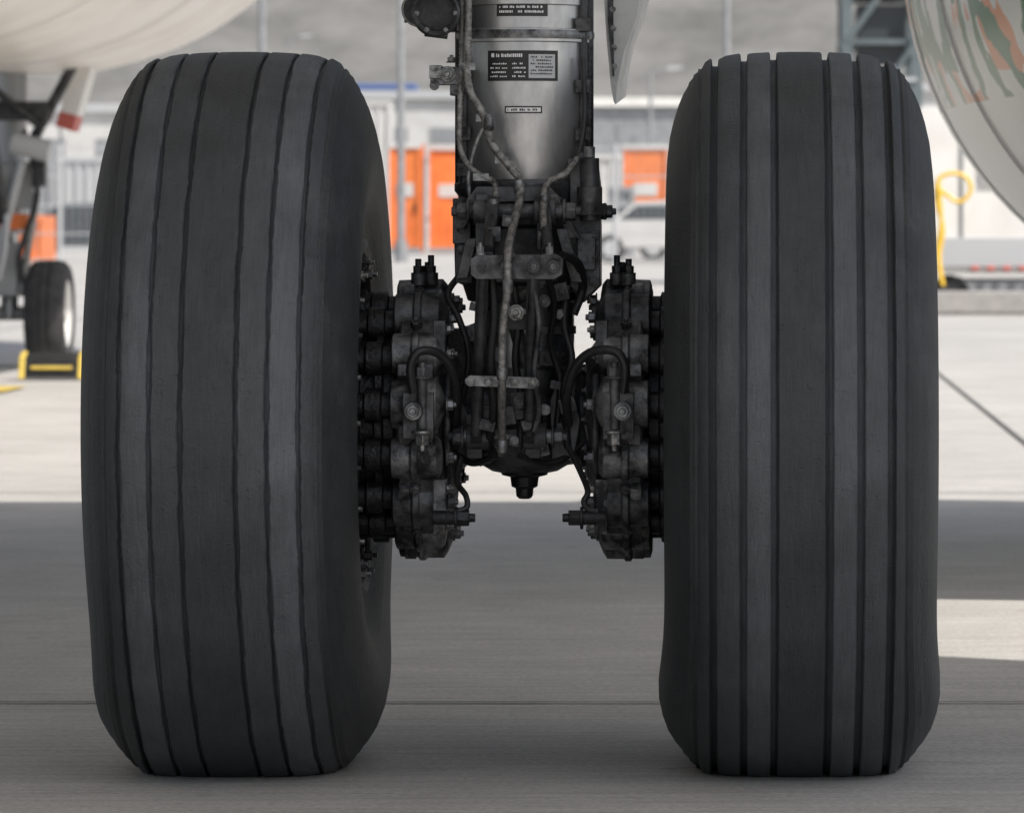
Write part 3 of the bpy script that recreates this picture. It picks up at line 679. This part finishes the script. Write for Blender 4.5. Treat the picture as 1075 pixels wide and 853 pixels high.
container("shipping_container.006",378,408,106,170,m_bgw)
container("shipping_container.007",640,664,196,140,m_grey)

def car(name,u,d,mat,flip=1):
    e=empty(name); c=S(u,0,d); c.z=0; p=Part()
    pr=[(-2.1,.35),(-2.15,.75),(-1.9,.92),(-1.25,.98),(-.7,1.42),(.7,1.46),(1.35,1.02),(2.0,.92),(2.15,.7),(2.1,.35)]
    p.prism([c+Vector((x*flip,-.85,z)) for x,z in pr],(0,1.7,0),mat)
    p.prism([c+Vector((x*flip,-.87,z)) for x,z in ((-1.1,1.0),(-.65,1.36),(.65,1.39),(1.15,1.02))],(0,1.74,0),m_glass)
    for x in (-1.3,1.3):
        for y in (-.8,.8): p.lathe(c+Vector((x,y-.1,.33)),(0,1,0),[(0,.2),(0,.31),(.03,.33),(.17,.33),(.2,.31),(.2,.2)],m_tyre_s,24); p.lathe(c+Vector((x,y-.11,.33)),(0,1,0),[(0,.2),(.22,.2)],m_lgrey,16)
    for x in (-2.13,2.13): p.box(c+Vector((x,-.6,.72)),(.06,.3,.12),m_white)
    p.build("car_body",e,bevel=.04)
car("parked_car",700,118,m_bgw); car("parked_car.001",742,124,m_white,-1); car("parked_car.002",640,146,m_lgrey,-1); car("parked_car.003",676,136,m_grey); car("parked_car.004",96,128,m_glass)

def fence(name,xA,xB,yf):
    p=Part(); n=int((xB-xA)/1.5)
    for k in range(n+1):
        x=xA+k*(xB-xA)/n; p.cyl((x,yf,0),(x,yf,2.6),.045,m_lgrey,seg=8)
        p.prism([(x,yf,2.6),(x+.02,yf,2.6),(x+.02,yf-.35,3.0),(x,yf-.35,3.0)],(.04,0,0),m_lgrey)
    for z in (.15,.7,1.3,1.9,2.5): p.cyl((xA,yf,z),(xB,yf,z),.018,m_lgrey,seg=6)
    for k in range(int((xB-xA)/.15)): p.box((xA+k*.15,yf-.03,1.3),(.014,.014,2.4),m_lgrey)
    p.build(name)
fence("mesh_fence",-22,-12.6,98.); fence("mesh_fence.001",-4.0,21.5,98.)

p=Part(); d=75.; y=d-8.5
xa,xb=S(889,0,d).x,S(962,0,d).x
for x in (xa,xb):
    for yy in (y,y+3): p.box((x,yy,3),(.16,.16,6),m_teal)
for k in range(1,9):
    z=k*.72; p.box(((xa+xb)/2,y+1.5,z),(xb-xa+.2,3,.08),m_teal)
for k in range(0,4):
    z=k*1.44; p.cyl((xa,y-.05,z+.72),(xb,y-.05,z+1.44+.72),.05,m_teal,seg=8); p.box(((xa+xb)/2,y-.1,z+1.6),(xb-xa,.05,.06),m_lgrey)
p.box(((xa+xb)/2,y+1.5,3.7),(xb-xa-.3,2.6,.9),m_glass)
p.build("steel_stair_tower")

ge=empty("ground_power_unit"); d=51.; y=d-8.5
xa=S(966,0,d).x; xb=xa+3.6; zt=S(0,112,d).z
p=Part()
p.box(((xa+xb)/2,y+.9,(zt+.36)/2+.02),(xb-xa,1.8,zt-.42),m_white)
p.box(((xa+xb)/2+.05,y+.9,.22),(xb-xa-.5,1.7,.24),m_grey)
p.box(((xa+xb)/2,y-.01,.62),(xb-xa-.02,.05,.30),m_lgrey)
for k in range(14): p.box((xa+.55+k*.16,y-.045,.46),(.08,.02,.05),m_red)
for x in (xa+.42,xa+1.5,xa+2.6): p.box((x,y-.012,1.35),(.03,.03,1.3),m_grey)
p.box((xa+.95,y-.02,1.55),(.7,.04,.5),m_lgrey)
for x in (xa+.35,xb-.5):
    for yy in (y+.05,y+1.6): p.lathe((x,yy,.19),(0,1,0),[(0,.1),(0,.17),(.03,.19),(.13,.19),(.16,.17),(.16,.1)],m_tyre_s,24)
p.build("body",ge,bevel=.03)
p=Part()
p.tube([S(990,300,50.6),S(986,270,50.6),S(990,240,50.6),S(983,212,50.6),S(985,190,50.6),S(998,182,50.6),S(1014,186,50.6),S(1019,200,50.6),S(1008,212,50.6),S(994,205,50.6),S(983,196,50.5)],.022,m_yhose)
p.tube([S(985,186,50.55),S(988,230,50.5),S(984,262,50.55),S(988,296,50.6)],.020,m_yhose)
p.build("yellow_hose",ge)
p=Part()
p.box(S(1060,318,50.4)*Vector((1,1,0))+Vector((0,0,.13)),(1.6,.4,.22),m_conc); p.build("concrete_block",bevel=.02)
container("shipping_container.005",935,1130,140,90,m_bgw)
